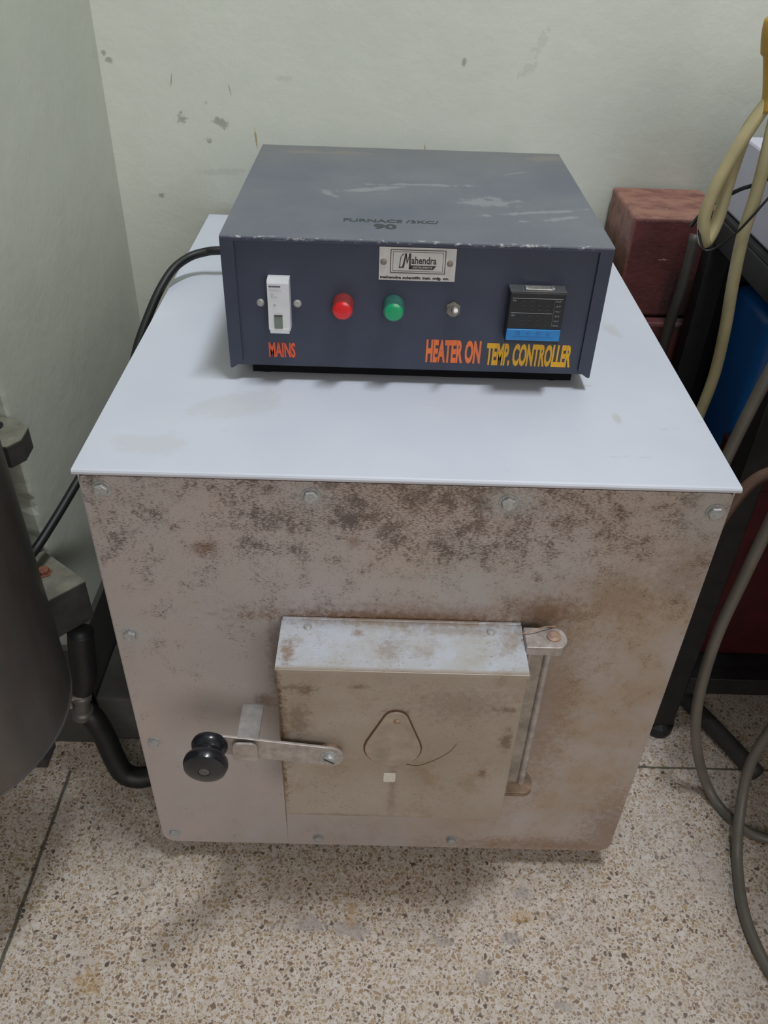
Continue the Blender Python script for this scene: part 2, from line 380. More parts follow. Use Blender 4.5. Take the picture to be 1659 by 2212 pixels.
M_strap = plain('latch_steel', (.42, .37, .35), .42, .3, .25, 120)
M_rusty = plain('rust_brown_metal', (.36, .24, .18), .55, .3, .35, 150)
M_black = plain('black_bakelite', (.012, .013, .018), .28, 0, .3, 100, coat=.3)
M_rubber = plain('black_rubber', (.008, .008, .009), .5, 0, .2, 90)
M_bolt = plain('rusted_bolt', (.20, .075, .045), .8, 0, .4, 200)
M_white = plain('white_plastic', (.66, .67, .70), .4, 0, .05, 90)
M_greyprint = plain('faded_grey_print', (.40, .41, .44), .5)
M_darkprint = plain('dark_print', (.05, .05, .06), .5)
M_red = plain('red_lens', (.72, .006, .010), .3, 0, .05, 60, coat=.4)
M_redring = plain('red_ring', (.24, .03, .03), .35, 0, .2, 200)
M_green = plain('green_lens', (.0, .33, .13), .3, 0, .05, 60, coat=.4)
M_greenring = plain('green_ring', (.03, .12, .10), .35, 0, .2, 200)
M_blk = plain('black_plastic', (.012, .014, .017), .35, 0, .2, 90)
M_greypl = plain('grey_plastic_edge', (.07, .075, .08), .4, 0, .2, 300)
M_cyan = plain('blue_key_strip', (.02, .22, .56), .35, 0, .08, 90)
M_cyanl = plain('blue_print', (.03, .14, .36), .4)
M_seg = plain('unlit_segment', (.045, .038, .034), .5)
M_whitel = plain('pale_print', (.30, .32, .34), .5)
M_or = plain('orange_red_vinyl', (.75, .10, .03), .5, 0, .1)
M_or2 = plain('orange_vinyl', (.80, .17, .04), .5, 0, .1)
M_yel = plain('yellow_vinyl', (.72, .38, .01), .5, 0, .1)
M_plate = plain('aluminium_plate', (.56, .54, .53), .35, .15, .08, 120)
M_ink = plain('black_ink', (.03, .028, .028), .5)
M_sten = plain('stencil_paint', (.030, .034, .042), .6, 0, .3, 400)
M_sticker = plain('cream_sticker', (.68, .64, .56), .6, 0, .12, 300)
M_castgrey = plain('grey_green_iron', (.17, .165, .13), .65, 0, .3, 50, bump=.4)
M_castdark = plain('dark_iron', (.045, .043, .042), .6, 0, .3, 60, bump=.3)
M_skirt = plain('dark_grey_paint', (.055, .055, .05), .55, 0, .3, 12)
M_ledge = plain('grey_cement', (.10, .098, .092), .6, 0, .35, 18)
M_hose = plain('cream_rubber', (.42, .36, .20), .42, 0, .14, 25)
M_hoseg = plain('grey_rubber', (.14, .125, .105), .45, 0, .14, 25)
M_yellow = plain('ochre_rubber', (.50, .30, .04), .5, 0, .2, 40)
M_blue = plain('blue_plastic', (.004, .10, .36), .4, 0, .1, 20)
M_maroon = plain('maroon_enamel', (.055, .005, .008), .45, 0, .35, 30)
M_paper = plain('lilac_white_board', (.52, .52, .62), .5, 0, .05, 20)
M_rack = plain('black_frame_paint', (.010, .010, .011), .5, 0, .4, 60)
def mat_block():
    m, nt, b = newmat('red_oxide_block'); n = N(nt); X, Y, Z = n.xyz()
    c = n.mix(n.ramp(n.noise(35, 5, .7, n.mapv((.5, 1, 1))), .35, .65), (.145, .038, .038), (.085, .022, .025))
    pk = n.ramp(n.noise(45, 5, .7, n.mapv((.6, 1, 1), (1, 2, 3))), .36, .58)
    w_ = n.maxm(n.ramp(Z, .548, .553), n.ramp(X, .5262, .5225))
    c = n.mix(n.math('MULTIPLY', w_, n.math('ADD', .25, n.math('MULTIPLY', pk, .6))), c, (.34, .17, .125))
    chips = n.ramp(n.noise(55, 4, .8, n.mapv((.5, 1, 1.6), (7, 0, 2))), .68, .72)
    c = n.mix(n.math('MULTIPLY', chips, .8), c, (.48, .36, .30))
    dk = n.spot((.60, .45), (.03, .045), 0, 'xz', .8, 40)
    c = n.mix(n.math('MULTIPLY', dk, .6), c, (.035, .03, .03))
    n.l(c, b.inputs['Base Color']); b.inputs['Roughness'].default_value = .6
    n.bump(n.noise(90, 5, .7), .5, .002, b)
    return m
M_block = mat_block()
def mat_drum():
    m, nt, b = newmat('dull_tank_metal'); n = N(nt)
    c = n.mix(n.ramp(n.noise(9, 5, .65, n.mapv((1, 1, .35))), .35, .65), (.10, .10, .105), (.17, .155, .145))
    c = n.mix(n.ramp(n.noise(30, 5, .7, n.mapv((1, 1, .3))), .5, .7, 0, .5), c, (.10, .07, .055))
    n.l(c, b.inputs['Base Color']); b.inputs['Roughness'].default_value = .38; b.inputs['Metallic'].default_value = .55
    return m
M_drum = mat_drum()

# ------------------------------------------------------------------ setting
def slab(name, x0, x1, y0, y1, z0, z1, mat):
    bm = bmesh.new(); box(bm, x0, x1, y0, y1, z0, z1); return struct(finish(name, bm, mat))
slab('floor', -1.6, 2.2, -3.2, .72, FL-.1, FL, M_floor)
slab('wall_back', WX, 2.2, WY, WY+.1, FL, 2.6, M_wall)
# left wall: a jagged painted corner where the plaster turns away at y = .16
def left_wall():
    bm = bmesh.new(); rnd = random.Random(3)
    nz = 120; z0, z1 = FL, 2.6; ring = []
    zs = [FL + (1.0)*k/100 for k in range(101)]+[1.2, 1.6, 2.6]
    prev = 0
    for z in zs:
        prev = .6*prev+rnd.uniform(-.0010, .0010)
        chip = 0
        if .40 < z < .425 or .335 < z < .352: chip = .003
        j = (prev+chip) if z > .16 else 0
        pts = [(WX, WY+.1), (WX, .175), (WX-.0008, .1650+j*.6), (WX-.003-max(0, j), .1605+max(0, j)), (WX-.02, .16), (-1.6, .16), (-1.6, WY+.1)]
        ring.append([bm.verts.new((x, y, z)) for x, y in pts])
    n = 7
    for A, B in zip(ring, ring[1:]):
        for k in range(n): bm.faces.new((A[k], A[(k+1) % n], B[(k+1) % n], B[k]))
    bm.faces.new(ring[0]); bm.faces.new(ring[-1][::-1])
    return struct(finish('wall_left', bm, M_wall_shade))
left_wall()
slab('wall_right', 2.2, 2.3, -3.2, .72, FL, 2.6, M_wall_shade)
slab('ceiling', -1.6, 2.3, -3.2, .72, 2.6, 2.7, M_wall_shade)
bm = bmesh.new(); box(bm, WX+.0002, WX+.007, .152, WY-.002, FL, .141, .001); box(bm, -.6, WX+.007, .152, .1598, FL, .141, .001)
struct(finish('baseboard_left', bm, M_skirt))
bm = bmesh.new(); box(bm, WX+.008, -.006, .158, WY-.004, FL, .05, .003)
struct(finish('trim_1', bm, M_ledge))

# ------------------------------------------------------------------ furnace
W_, H_, D_ = .5, .5054, .588
fur = thing('muffle_furnace', 'large pale grey sheet metal box furnace with rust speckled front and small hinged door', 'furnace', (.25, .29, FL))
bm = bmesh.new(); prism(bm, rrect(0, W_, 0, H_-.004, .014, .014, .001, .001), .0022, D_, 'y')
finish('body', bm, M_cover, fur)
bm = bmesh.new(); prism(bm, rrect(.0012, W_-.0012, 0.0005, H_-.0070, .014, .014, .004, .004), 0, .0020, 'y', bev=.0006)
fp = finish('front_panel', bm, M_front, fur)
# folded lid: rounded front edge
bm = bmesh.new(); prism(bm, [(-.0030, .5015), (-.0030, .5035), (-.0022, .5049), (-.0006, H_), (D_, H_), (D_, .4990), (D_-.002, .4990), (D_-.002, .5030), (-.0004, .5030), (-.0004, .5015)], -.002, W_+.002, 'x')
finish('lid', bm, M_cover, fur)
bm = bmesh.new(); box(bm, .002, W_-.002, .0008, .0024, .4965, .5025); finish('seam', bm, plain('rust_seam', (.10, .06, .04), .8, 0, .5, 150), fur)
for x in (.05, .42):
    for y in (.07, .50):
        bm = bmesh.new(); lathe(bm, (x, y, FL), (0, 0, 1), [(0, .016), (.004, .018), (.030, .018)], 20); finish('foot', bm, M_rubber, fur)
def hexbolt(x, z, r=.0062):
    bm = bmesh.new(); a = random.uniform(0, 1)
    lathe(bm, (x, 0, z), (0, -1, 0), [(0, r*1.25), (.0008, r*1.25), (.0009, r*.2)], 20)
    pts = [(x+r*math.cos(a+k*math.pi/3), z+r*math.sin(a+k*math.pi/3)) for k in range(6)]
    prism(bm, pts, -.0045, -.0008, 'y', bev=.0006)
    return finish('bolt', bm, M_zinc, fur)
for x, z in [(.0173, .4869), (.1765, .4859), (.3278, .4846), (.4881, .4814), (.0145, .3291), (.0143, .1785), (.0150, .0190), (.1735, .0158), (.3208, .0183)]:
    hexbolt(x, z, .0058 if z > .3 else .005)

# door: a shallow sheet-metal box standing 58 mm proud of the front
DX0, DX1, DZ0, DZ1, DY = .1492, .3538, .1490, .3540, -.058
bm = bmesh.new(); box(bm, DX0, DX1, DY, -.0012, DZ0, DZ1, .0012)
door = finish('door', bm, M_door, fur)
bm = bmesh.new(); box(bm, DX0-.0008, DX1+.0008, DY-.0012, -.0022, DZ1-.0005, DZ1+.0012, .0004)   # top sheet folded over the front edge
box(bm, DX0-.0008, DX1+.0008, DY-.0014, DY-.0002, DZ1-.0035, DZ1+.0012, .0004)
box(bm, DX0, DX1, -.0035, -.0008, DZ1-.0005, DZ1+.0030, .0003)
finish('door_lip', bm, M_door, door)
for x, y in ((.1715, -.0114), (.3272, -.0117)):
    bm = bmesh.new(); lathe(bm, (x, y, DZ1+.0012), (0, 0, 1), [(0, .0036), (.0008, .0036), (.0017, .0028), (.0020, .001)], 18); box(bm, x-.003, x+.003, y-.0004, y+.0004, DZ1+.003, DZ1+.0034)
    finish('screw', bm, M_zinc, door)
# pear shaped peephole flap
def pear(cx, zt, zb, rt, rb, n=14):
    d = (zt-rt)-(zb+rb); ct = zt-rt; cb = zb+rb; th = math.asin((rb-rt)/d); pts = []
    for k in range(n+1):
        a = -th*0+math.pi/2-(math.pi/2-0)*(1-2*k/n); a = th+(math.pi-2*th)*k/n; pts.append((cx+rt*math.cos(a), ct+rt*math.sin(a)))
    for k in range(n+1):
        a = (math.pi-th)+(math.pi+2*th)*k/n; pts.append((cx+rb*math.cos(a), cb+rb*math.sin(a)))
    return pts
rotm = Matrix.Translation((.2490, 0, .2940)) @ Matrix.Rotation(math.radians(2), 4, 'Y') @ Matrix.Translation((-.2490, 0, -.2940))
bm = bmesh.new(); prism(bm, pear(.2485, .3055, .2315, .0105, .0245), DY-.0020, DY-.0002, 'y', bev=.0005); bmesh.ops.transform(bm, matrix=rotm, verts=bm.verts[:])
flap = finish('peephole_cover', bm, plain('peephole_plate', (.36, .30, .245), .42, .2, .2, 60), door)
bm = bmesh.new()
for a, bb in ((1.07, 'ring'),):
    P_ = pear(.2485, .3055, .2315, .0105, .0245)
    cx, cz = .2485, .265
    ring = [(cx+(x-cx)*1.06, cz+(z-cz)*1.045) for x, z in P_]
    lo = []; hi = []
    for (x, z), (x2, z2) in zip(P_, ring): lo.append(bm.verts.new((x, DY-.0003, z))); hi.append(bm.verts.new((x2, DY-.0003, z2)))
    for k in range(len(lo)):
        bm.faces.new((lo[k], lo[(k+1) % len(lo)], hi[(k+1) % len(lo)], hi[k]))
    bmesh.ops.transform(bm, matrix=rotm, verts=bm.verts[:])
finish('rust_ring', bm, plain('rust_line', (.13, .06, .025), .7, 0, .3, 200), door)
bm = bmesh.new(); lathe(bm, (.2495, DY-.0018, .2945), (0, -1, 0), [(0, .0030), (.001, .0030), (.0018, .0018)], 18); finish('rivet', bm, M_rusty, flap)
# scratched arc left by the swinging flap
bm = bmesh.new()
A0 = [(.2600, .2330), (.2700, .2310), (.2800, .2360), (.2900, .2440), (.2980, .2530), (.3030, .2640)]
C_ = catmull([(x, DY-.0002, z) for x, z in A0], 6); L_ = []
for i, p in enumerate(C_):
    d = (C_[min(i+1, len(C_)-1)]-C_[max(0, i-1)]).normalized(); nrm = Vector((-d.z, 0, d.x)); wd = .0006*(1-.7*i/len(C_))+.0001
    L_.append((bm.verts.new(p+nrm*wd), bm.verts.new(p-nrm*wd)))
for a, b in zip(L_, L_[1:]): bm.faces.new((a[0], a[1], b[1], b[0]))
finish('swing_scratch', bm, plain('scratch_brown', (.16, .10, .06), .6), door)
bm = bmesh.new(); prism(bm, rrect(.2403, .2512, .2065, .2200, .002, .002, .001, .001), DY-.0007, DY-.0001, 'y'); finish('paper_sticker', bm, M_sticker, door)

# catch bracket and latch
bm = bmesh.new()
prism(bm, [(0, .2365), (0, .2387), (-.0605, .2387), (-.0605, .2365)], .1062, .1259, 'x')
box(bm, .1066, .1259, -.0610, -.0592, .2350, .2520, .0004)
finish('catch_strap', bm, plain('bright_strap', (.46, .44, .43), .38, .35, .2, 100), fur)
bm = bmesh.new(); prism(bm, rrect(.1096, .1308, .2525, .2755, .001, .003, .006, .006), -.0728, -.0706, 'y', bev=.0005)
box(bm, .1100, .1300, -.0715, -.0600, .2510, .2525, .0004)
finish('catch_tab', bm, M_strap, fur)
ang = math.radians(8.2)
RL = Matrix.Translation((.1920, 0, .2510)) @ Matrix.Rotation(ang, 4, 'Y') @ Matrix.Translation((-.1920, 0, -.2510))
def armshape():
    x1 = .1920; z = .2510; r1 = .0125; x0 = .0885; r0 = .0120; pts = []
    for k in range(13):
        a = -math.pi/2+math.pi*k/12; pts.append((x1+r1*math.cos(a), z+r1*math.sin(a)))
    for k in range(13):
        a = math.pi/2+math.pi*k/12; pts.append((x0+r0*math.cos(a), z+r0*math.sin(a)))
    return pts
bm = bmesh.new(); prism(bm, armshape(), -.0662, -.0636, 'y', bev=.0005); bmesh.ops.transform(bm, matrix=RL, verts=bm.verts[:])
arm = finish('latch_arm', bm, M_strap, fur)
bm = bmesh.new(); lathe(bm, (.1920, -.0578, .2510), (0, -1, 0), [(0, .0095), (.006, .0095)], 24); finish('spacer', bm, M_rusty, arm)
bm = bmesh.new(); lathe(bm, (.1920, -.0662, .2510), (0, -1, 0), [(0, .0082), (.0008, .0082), (.0009, .0058), (.003, .0056), (.0042, .004), (.0043, 0)], 28)
finish('screw', bm, M_zinc, arm)
bm = bmesh.new(); box(bm, .1868, .1972, -.0709, -.0703, .2503, .2517, 0, rot=Matrix.Translation((.192, 0, .251)) @ Matrix.Rotation(.6, 4, 'Y') @ Matrix.Translation((-.192, 0, -.251)))
finish('screw_slot', bm, M_castdark, arm)
kx, kz = .0895, .2665
bm = bmesh.new(); lathe(bm, (kx, -.0640, kz), (0, -1, 0), [(0, .0125), (.0015, .0150), (.005, .0158), (.0085, .0145), (.0115, .0118), (.0135, .0118), (.0155, .0148), (.0200, .0185), (.0245, .0190), (.0285, .0175), (.0308, .0132), (.0312, .0052), (.0304, .0048), (.0304, 0)], 48)
knob = finish('knob', bm, M_black, arm, smooth='auto', label='black bobbin shaped latch knob')
bm = bmesh.new(); lathe(bm, (kx, -.0943, kz), (0, -1, 0), [(0, .0046), (.0008, .0046), (.0014, .003), (.0014, 0)], 20); finish('knob_screw', bm, plain('grey_screw', (.12, .11, .11), .5, .3), knob)

# hinge: upper and lower straps with a riveted rounded end and the long channel between
def strap(z, y0, y1, x1, rivet, mat, lip=.008):
    bm = bmesh.new(); r = abs(y1-y0)/2; cy = (y0+y1)/2; pts = [(.3545, y0)]
    for k in range(11):
        a = -math.pi/2+math.pi*k/10; pts.append((x1-r*.7+r*.7*math.cos(a), cy+r*math.sin(a)))
    pts.append((.3545, y1))
    prism(bm, pts, z-.0022, z, 'z', bev=.0004)
    if lip:
        prism(bm, [(p[0], p[1]) for p in pts if True], z-lip, z-.0020, 'z')
    o = finish('hinge_strap', bm, mat, fur)
    if rivet:
        bm = bmesh.new(); lathe(bm, (x1-.011, cy+.001, z), (0, 0, 1), [(0, .0062), (.0015, .006), (.0028, .0035), (.003, 0)], 24); finish('rivet', bm, M_rusty, o)
    return o
strap(.3615, -.034, -.011, .3895, True, M_strap, .009)
strap(.1640, -.038, -.012, .3870, False, plain('curl_brown', (.22, .15, .10), .55, .2, .35, 120), .006)
bm = bmesh.new(); box(bm, .3555, .3740, -.026, -.006, .157, .353, .002); finish('hinge_channel', bm, plain('hinge_grey', (.33, .29, .25), .5, .3, .3, 60), fur)
bm = bmesh.new(); lathe(bm, (.3755, -.026, .157), (0, 0, 1), [(0, .0035), (.196, .0035)], 16)
finish('hinge_pin', bm, M_strap, fur, smooth='auto')
bm = bmesh.new(); lathe(bm, (.3590, -.028, .157), (0, 0, 1), [(0, .0026), (.196, .0026)], 14); finish('hinge_pin', bm, M_strap, fur, smooth='auto')
bm = bmesh.new(); tube(bm, [(.3525, -.02, .3630), (.362, -.018, .3655), (.372, -.014, .3655), (.382, -.010, .3625)], .0006, 8); finish('cotter_wire', bm, M_rusty, fur)

# ------------------------------------------------------------------ control box
CX0, CX1, CY0, CY1, CZ0, CZ1 = .0960, .4111, .1419, .4242, .5200, .6340
ctl = thing('temperature_control_box', 'dark slate blue metal control box with indicator lamps, standing on the pale furnace top', 'control box', ((CX0+CX1)/2, (CY0+CY1)/2, H_))
bm = bmesh.new(); t_ = .0014
prism(bm, [(CY0, CZ1-.0015), (CY0+.0004, CZ1-.0004), (CY0+.0015, CZ1), (CY1, CZ1), (CY1, CZ1-t_), (CY0, CZ1-.004)], CX0, CX1, 'x')
box(bm, CX0+.0001, CX0+t_, CY0+.0013, CY1-.0001, CZ0-.002, CZ1-.0015); box(bm, CX1-t_, CX1-.0001, CY0+.0013, CY1-.0001, CZ0-.002, CZ1-.0015)
prism(bm, [(CX0, CZ0-.002), (CX0+.002, CZ0-.002), (CX0+.011, CZ0+.004), (CX0+.011, CZ1-.002), (CX0, CZ1-.002)], CY0+.0001, CY0+.0013, 'y')
prism(bm, [(CX1, CZ0-.002), (CX1-.002, CZ0-.002), (CX1-.011, CZ0+.004), (CX1-.011, CZ1-.002), (CX1, CZ1-.002)], CY0+.0001, CY0+.0013, 'y')
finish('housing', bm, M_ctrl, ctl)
PY = CY0+.0028
bm = bmesh.new(); box(bm, CX0+.002, CX1-.002, PY, PY+.0014, CZ0, CZ1-.002, 0); finish('front_panel', bm, M_ctrl, ctl)
bm = bmesh.new(); box(bm, CX0+.018, CX1-.014, PY+.006, CY1-.006, H_+.0050, CZ0+.003); box(bm, CX0+.002, CX1-.002, CY1-.004, CY1-.0005, CZ0+.001, CZ1-.002); finish('shade_pan_and_rear', bm, plain('matt_black', (.004, .004, .005), .8, 0, .1, 50, spec=.1), ctl)  # black pan stands in for the shaded gap underneath; rear plate joined to it
for x in (.125, .382):
    for y in (.168, .395):
        bm = bmesh.new(); lathe(bm, (x, y, H_), (0, 0, 1), [(0, .009), (.003, .0105), (CZ0-H_+.001, .0105)], 18); finish('rubber_foot', bm, M_rubber, ctl)
# circuit breaker
bm = bmesh.new()
x0, x1 = .1329, .1508
prism(bm, [(PY, .5580), (PY, .6020), (.1345, .6015), (.1335, .5990), (.1335, .5790), (.1325, .5600), (.1345, .5575)], x0, x1, 'x')
mcb = finish('circuit_breaker', bm, M_white, ctl, label='white circuit breaker switch')
bm = bmesh.new(); box(bm, .1337, .1500, .1322, .1336, .5560, .5605, .0005); finish('toggle_lever', bm, M_white, mcb)
bm = bmesh.new(); box(bm, .1378, .1446, .1319, .1327, .5606, .5720, .0002); finish('toggle_window', bm, plain('grey_green_window', (.17, .20, .17), .4), mcb)
bm = bmesh.new(); box(bm, .1378, .1446, .1315, .1330, .5716, .5723); finish('window_edge', bm, M_ink, mcb)
bm = bmesh.new()
for k in range(8): box(bm, .1345+k*.0012, .1354+k*.0012, .1331, .1336, .5960, .5972)
finish('printed_line', bm, M_darkprint, mcb)
bm = bmesh.new()
for k in range(7): box(bm, .1352+k*.0014, .1360+k*.0014, .1331, .1336, .5930, .5936)
for k in range(2): box(bm, .1357+k*.0012, .1366+k*.0012, .1331, .1336, .5893, .5903)
for k in range(5): box(bm, .1357+k*.0011, .1364+k*.0011, .1331, .1336, .5875, .5880)
box(bm, .1375, .1395, .1331, .1336, .5800, .5815)
finish('small_print', bm, M_greyprint, mcb)
for x, z in ((.1254, .5779), (.1562, .5781)):
    bm = bmesh.new(); lathe(bm, (x, PY, z), (0, -1, 0), [(0, .0033), (.001, .0033), (.0018, .0022), (.0019, 0)], 18); finish('panel_screw', bm, M_zinc, ctl)
# indicator lamps
for x, ml, mr, lab in ((.1944, M_red, M_redring, 'round red indicator lamp'), (.2366, M_green, M_greenring, 'round green indicator lamp')):
    bm = bmesh.new(); lathe(bm, (x, PY, .5790), (0, -1, 0), [(0, .0092), (.008, .0092), (.0135, .0086), (.0137, .0076)], 36)
    r_ = finish('indicator_lamp', bm, mr, ctl, smooth='auto', label=lab)
    bm = bmesh.new(); lathe(bm, (x, PY-.0130, .5790), (0, -1, 0), [(0, .0076), (.0012, .0075), (.0020, .0060), (.0023, .003), (.0024, 0)], 36); finish('lens', bm, ml, r_, smooth='auto')
# toggle switch
bm = bmesh.new(); hx = [(.2863+.0066*math.cos(k*math.pi/3+.5), .5775+.0066*math.sin(k*math.pi/3+.5)) for k in range(6)]
prism(bm, hx, PY-.0022, PY, 'y', bev=.0004); lathe(bm, (.2863, PY-.002, .5775), (0, -1, 0), [(0, .0052), (.003, .0050), (.0031, .003)], 20)
ts = finish('toggle_switch', bm, plain('dull_brass_nut', (.22, .20, .16), .5, .4, .2, 300), ctl)
bm = bmesh.new(); lathe(bm, (.2863, PY-.003, .5775), (.08, -1, .42), [(0, .0018), (.006, .0021), (.010, .0029), (.0125, .0029), (.0138, .0018), (.0140, 0)], 20); finish('lever', bm, M_steel, ts, smooth='auto')
# name plate
PLY = PY-.0010
bm = bmesh.new(); box(bm, .2233, .2856, PLY, PY, .6010, .6285, .0003); pl = finish('name_plate', bm, M_plate, ctl, label='riveted aluminium name plate')
bm = bmesh.new()
def rframe(bm, x0, x1, z0, z1, t, y0, y1):
    box(bm, x0, x1, y0, y1, z0, z0+t); box(bm, x0, x1, y0, y1, z1-t, z1); box(bm, x0, x0+t, y0, y1, z0+t, z1-t); box(bm, x1-t, x1, y0, y1, z0+t, z1-t)
rframe(bm, .2325, .2772, .6072, .6268, .0006, PLY-.0002, PLY); rframe(bm, .2345, .2752, .6090, .6250, .0003, PLY-.0002, PLY)
finish('border', bm, M_ink, pl)
text('ahendra', .2495, .2698, .6152, .6212, PLY, M_ink, pl, bold=.02, thick=.0002)
bm = bmesh.new()
prism(bm, [(.2420, .6118), (.2437, .6118), (.2454, .6236), (.2444, .6236)], PLY-.0002, PLY, 'y'); prism(bm, [(.2444, .6236), (.2454, .6236), (.2466, .6165), (.2459, .6150)], PLY-.0002, PLY, 'y')
prism(bm, [(.2459, .6150), (.2466, .6165), (.2484, .6236), (.2476, .6236)], PLY-.0002, PLY, 'y'); box(bm, .2476, .2490, PLY-.0002, PLY, .6108, .6236)
prism(bm, [(.2476, .6108), (.2674, .6108), (.2698, .6140), (.2490, .6140), (.2490, .6128)], PLY-.0002, PLY, 'y'); prism(bm, [(.2390, .6118), (.2420, .6118), (.2424, .6126), (.2400, .6126)], PLY-.0002, PLY, 'y')
prism(bm, [(.2396, .6118), (.2402, .6118), (.2412, .6210), (.2440, .6236), (.2420, .6228), (.2405, .6205)], PLY-.0002, PLY, 'y')
finish('emblem', bm, M_ink, pl)
text('INSTRUMENTS', .2510, .2665, .6116, .6132, PLY-.0002, M_plate, pl)
text('mahendra scientific inst. mfg. co.', .2245, .2810, .6018, .6048, PLY, M_ink, pl, bold=.045)
for x in (.2270, .2808):
    bm = bmesh.new(); lathe(bm, (x, PLY, .6162), (0, -1, 0), [(0, .0026), (.0008, .0024), (.0013, .0012), (.0013, 0)], 18); finish('rivet', bm, plain('plate_rivet', (.24, .20, .17), .5, .4), pl)
# digital temperature controller
TY = .1290
tx0, tx1, tz0, tz1 = .3308, .3756, .5582, .5998
bm = bmesh.new(); box(bm, tx0, tx1, TY+.0008, PY, tz0-.003, tz1, .0006); tc = finish('temperature_display', bm, M_blk, ctl, label='square digital temperature display with blue key strip')
bm = bmesh.new(); box(bm, tx0-.0006, tx1+.0006, TY+.0010, PY-.0004, tz1-.0002, tz1+.0010, .0003); bx = finish('bezel_top', bm, M_greypl, tc)
bm = bmesh.new(); box(bm, .3440, .3650, TY+.0030, TY+.0105, tz1+.0010, tz1+.0022, .0004); box(bm, .3425, .3450, TY+.003, TY+.009, tz1+.0010, tz1+.0030, .0004); box(bm, .3640, .3665, TY+.003, TY+.009, tz1+.0010, tz1+.0030, .0004); finish('clip', bm, M_steel, tc)
bm = bmesh.new(); box(bm, tx0, tx1, TY, TY+.0015, .5686, tz1, .0004); finish('display_window', bm, M_blk, tc)
bm = bmesh.new(); box(bm, tx0, tx1, TY-.0006, TY+.0015, tz0, .5684, .0005); ks = finish('key_strip', bm, M_cyan, tc)
bm = bmesh.new()
for k, x in enumerate((.3400, .3485, .3570, .3655)):
    if k == 0: rframe(bm, x-.0012, x+.0018, .5634, .5664, .0003, TY-.0009, TY-.0005)
    elif k == 1: prism(bm, [(x-.0015, .5649), (x+.0012, .5664), (x+.0012, .5634)], TY-.0009, TY-.0005, 'y')
    elif k == 2: prism(bm, [(x-.0015, .5662), (x+.0015, .5662), (x, .5636)], TY-.0009, TY-.0005, 'y')
    else: prism(bm, [(x-.0015, .5636), (x+.0015, .5636), (x, .5662)], TY-.0009, TY-.0005, 'y')
box(bm, .3355, .3705, TY-.0009, TY-.0005, .5617, .5620)
finish('key_symbols', bm, M_cyanl, ks)
bm = bmesh.new(); box(bm, .3325, .3735, TY-.0003, TY+.0002, .5950, .5953); box(bm, .3325, .3660, TY-.0003, TY+.0002, .5824, .5827)
box(bm, .3672, .3673, TY-.0003, TY+.0002, .571, .594); finish('divider_line', bm, M_whitel, tc)
def seg8(bm, x, z, w, h):
    t = .0006
    for (a, b, c, d) in ((0, w, 0, t), (0, w, h/2-t/2, h/2+t/2), (0, w, h-t, h), (0, t, 0, h/2), (w-t, w, 0, h/2), (0, t, h/2, h), (w-t, w, h/2, h)):
        box(bm, x+a+t*.3, x+b-t*.3, TY-.0002, TY+.0002, z+c, z+d)
for z in (.5850, .5720):
    for k in range(4):
        bm = bmesh.new(); seg8(bm, .3400+k*.0066, z, .0045, .0082); finish('digit', bm, M_seg, tc)
text('PV', .3332, .3358, .5922, .5938, TY-.0001, M_whitel, tc); text('SV', .3332, .3358, .5795, .5811, TY-.0001, M_whitel, tc)
for k, s_ in enumerate(('OUT', 'AT', 'AL1', 'AL2', 'AL3', 'RUN')):
    text(s_, .3685, .3725, .5925-k*.0042, .5937-k*.0042, TY-.0001, M_whitel, tc)
# lettering on the panel
text('MAINS', .1300, .1529, .5278, .5420, PY, M_or, ctl, bold=.035, label='orange red lettering')
text('HEATER ON', .2660, .3135, .5272, .5492, PY, M_or2, ctl, bold=.045, label='orange lettering')
text('TEMP. CONTROLLER', .3185, .3925, .5262, .5476, PY, M_yel, ctl, bold=.045, label='yellow lettering')
text('FURNACE /3KC/', .1925, .2725, .1855, .1930, CZ1, M_sten, ctl, bold=.02, normal='top', label='faded dark stencilled lettering')
text('90', .2180, .2370, .1690, .1815, CZ1, M_sten, ctl, bold=.04, normal='top', label='faded dark stencilled number')

# black mains cable leaving the control box, over the furnace edge
bm = bmesh.new()
tube(bm, [(.094, .385, .535), (.047, .380, .534), (.033, .380, .532), (.017, .372, .529), (.003, .352, .523), (-.009, .330, .508), (-.019, .310, .488), (-.028, .290, .466), (-.036, .270, .440), (-.058, .245, .400), (-.075, .215, .368), (-.0880, .185, .349), (-.1010, .150, .3320), (-.1120, .118, .3200), (-.127, .105, .306)], .0046, 14)
tag(rebase(finish('power_cable', bm, M_rubber, smooth=True)), 'black power cable curving from the control box down over the furnace left edge', 'cable')

# ------------------------------------------------------------------ left side
def tank():
    root = thing('metal_tank', 'dull dark cylindrical metal tank cut by the left edge of the photo', 'tank', (-.175, -.03, FL))
    bm = bmesh.new(); R = .125
    lathe(bm, (-.175, -.03, .235), (0, 0, 1), [(0, R-.022), (.002, R-.010), (.008, R-.002), (.016, R), (.30, R), (.303, R+.002), (.31, R+.002), (.313, R), (.42, R), (.425, R-.004)], 96)
    finish('drum', bm, M_drum, root, smooth='auto')
    bm = bmesh.new(); lathe(bm, (-.175, -.03, .2465), (0, 0, 1), [(0, R+.0006), (.0012, R+.0012), (.0024, R+.0006)], 96); finish('bottom_seam', bm, M_drum, root, smooth='auto')
    for x, y in ((-.262, -.095), (-.262, .035), (-.285, -.03)):
        bm = bmesh.new(); lathe(bm, (x, y, FL), (0, 0, 1), [(0, .010), (.27, .010)], 16); finish('leg', bm, M_castdark, root)
tank()
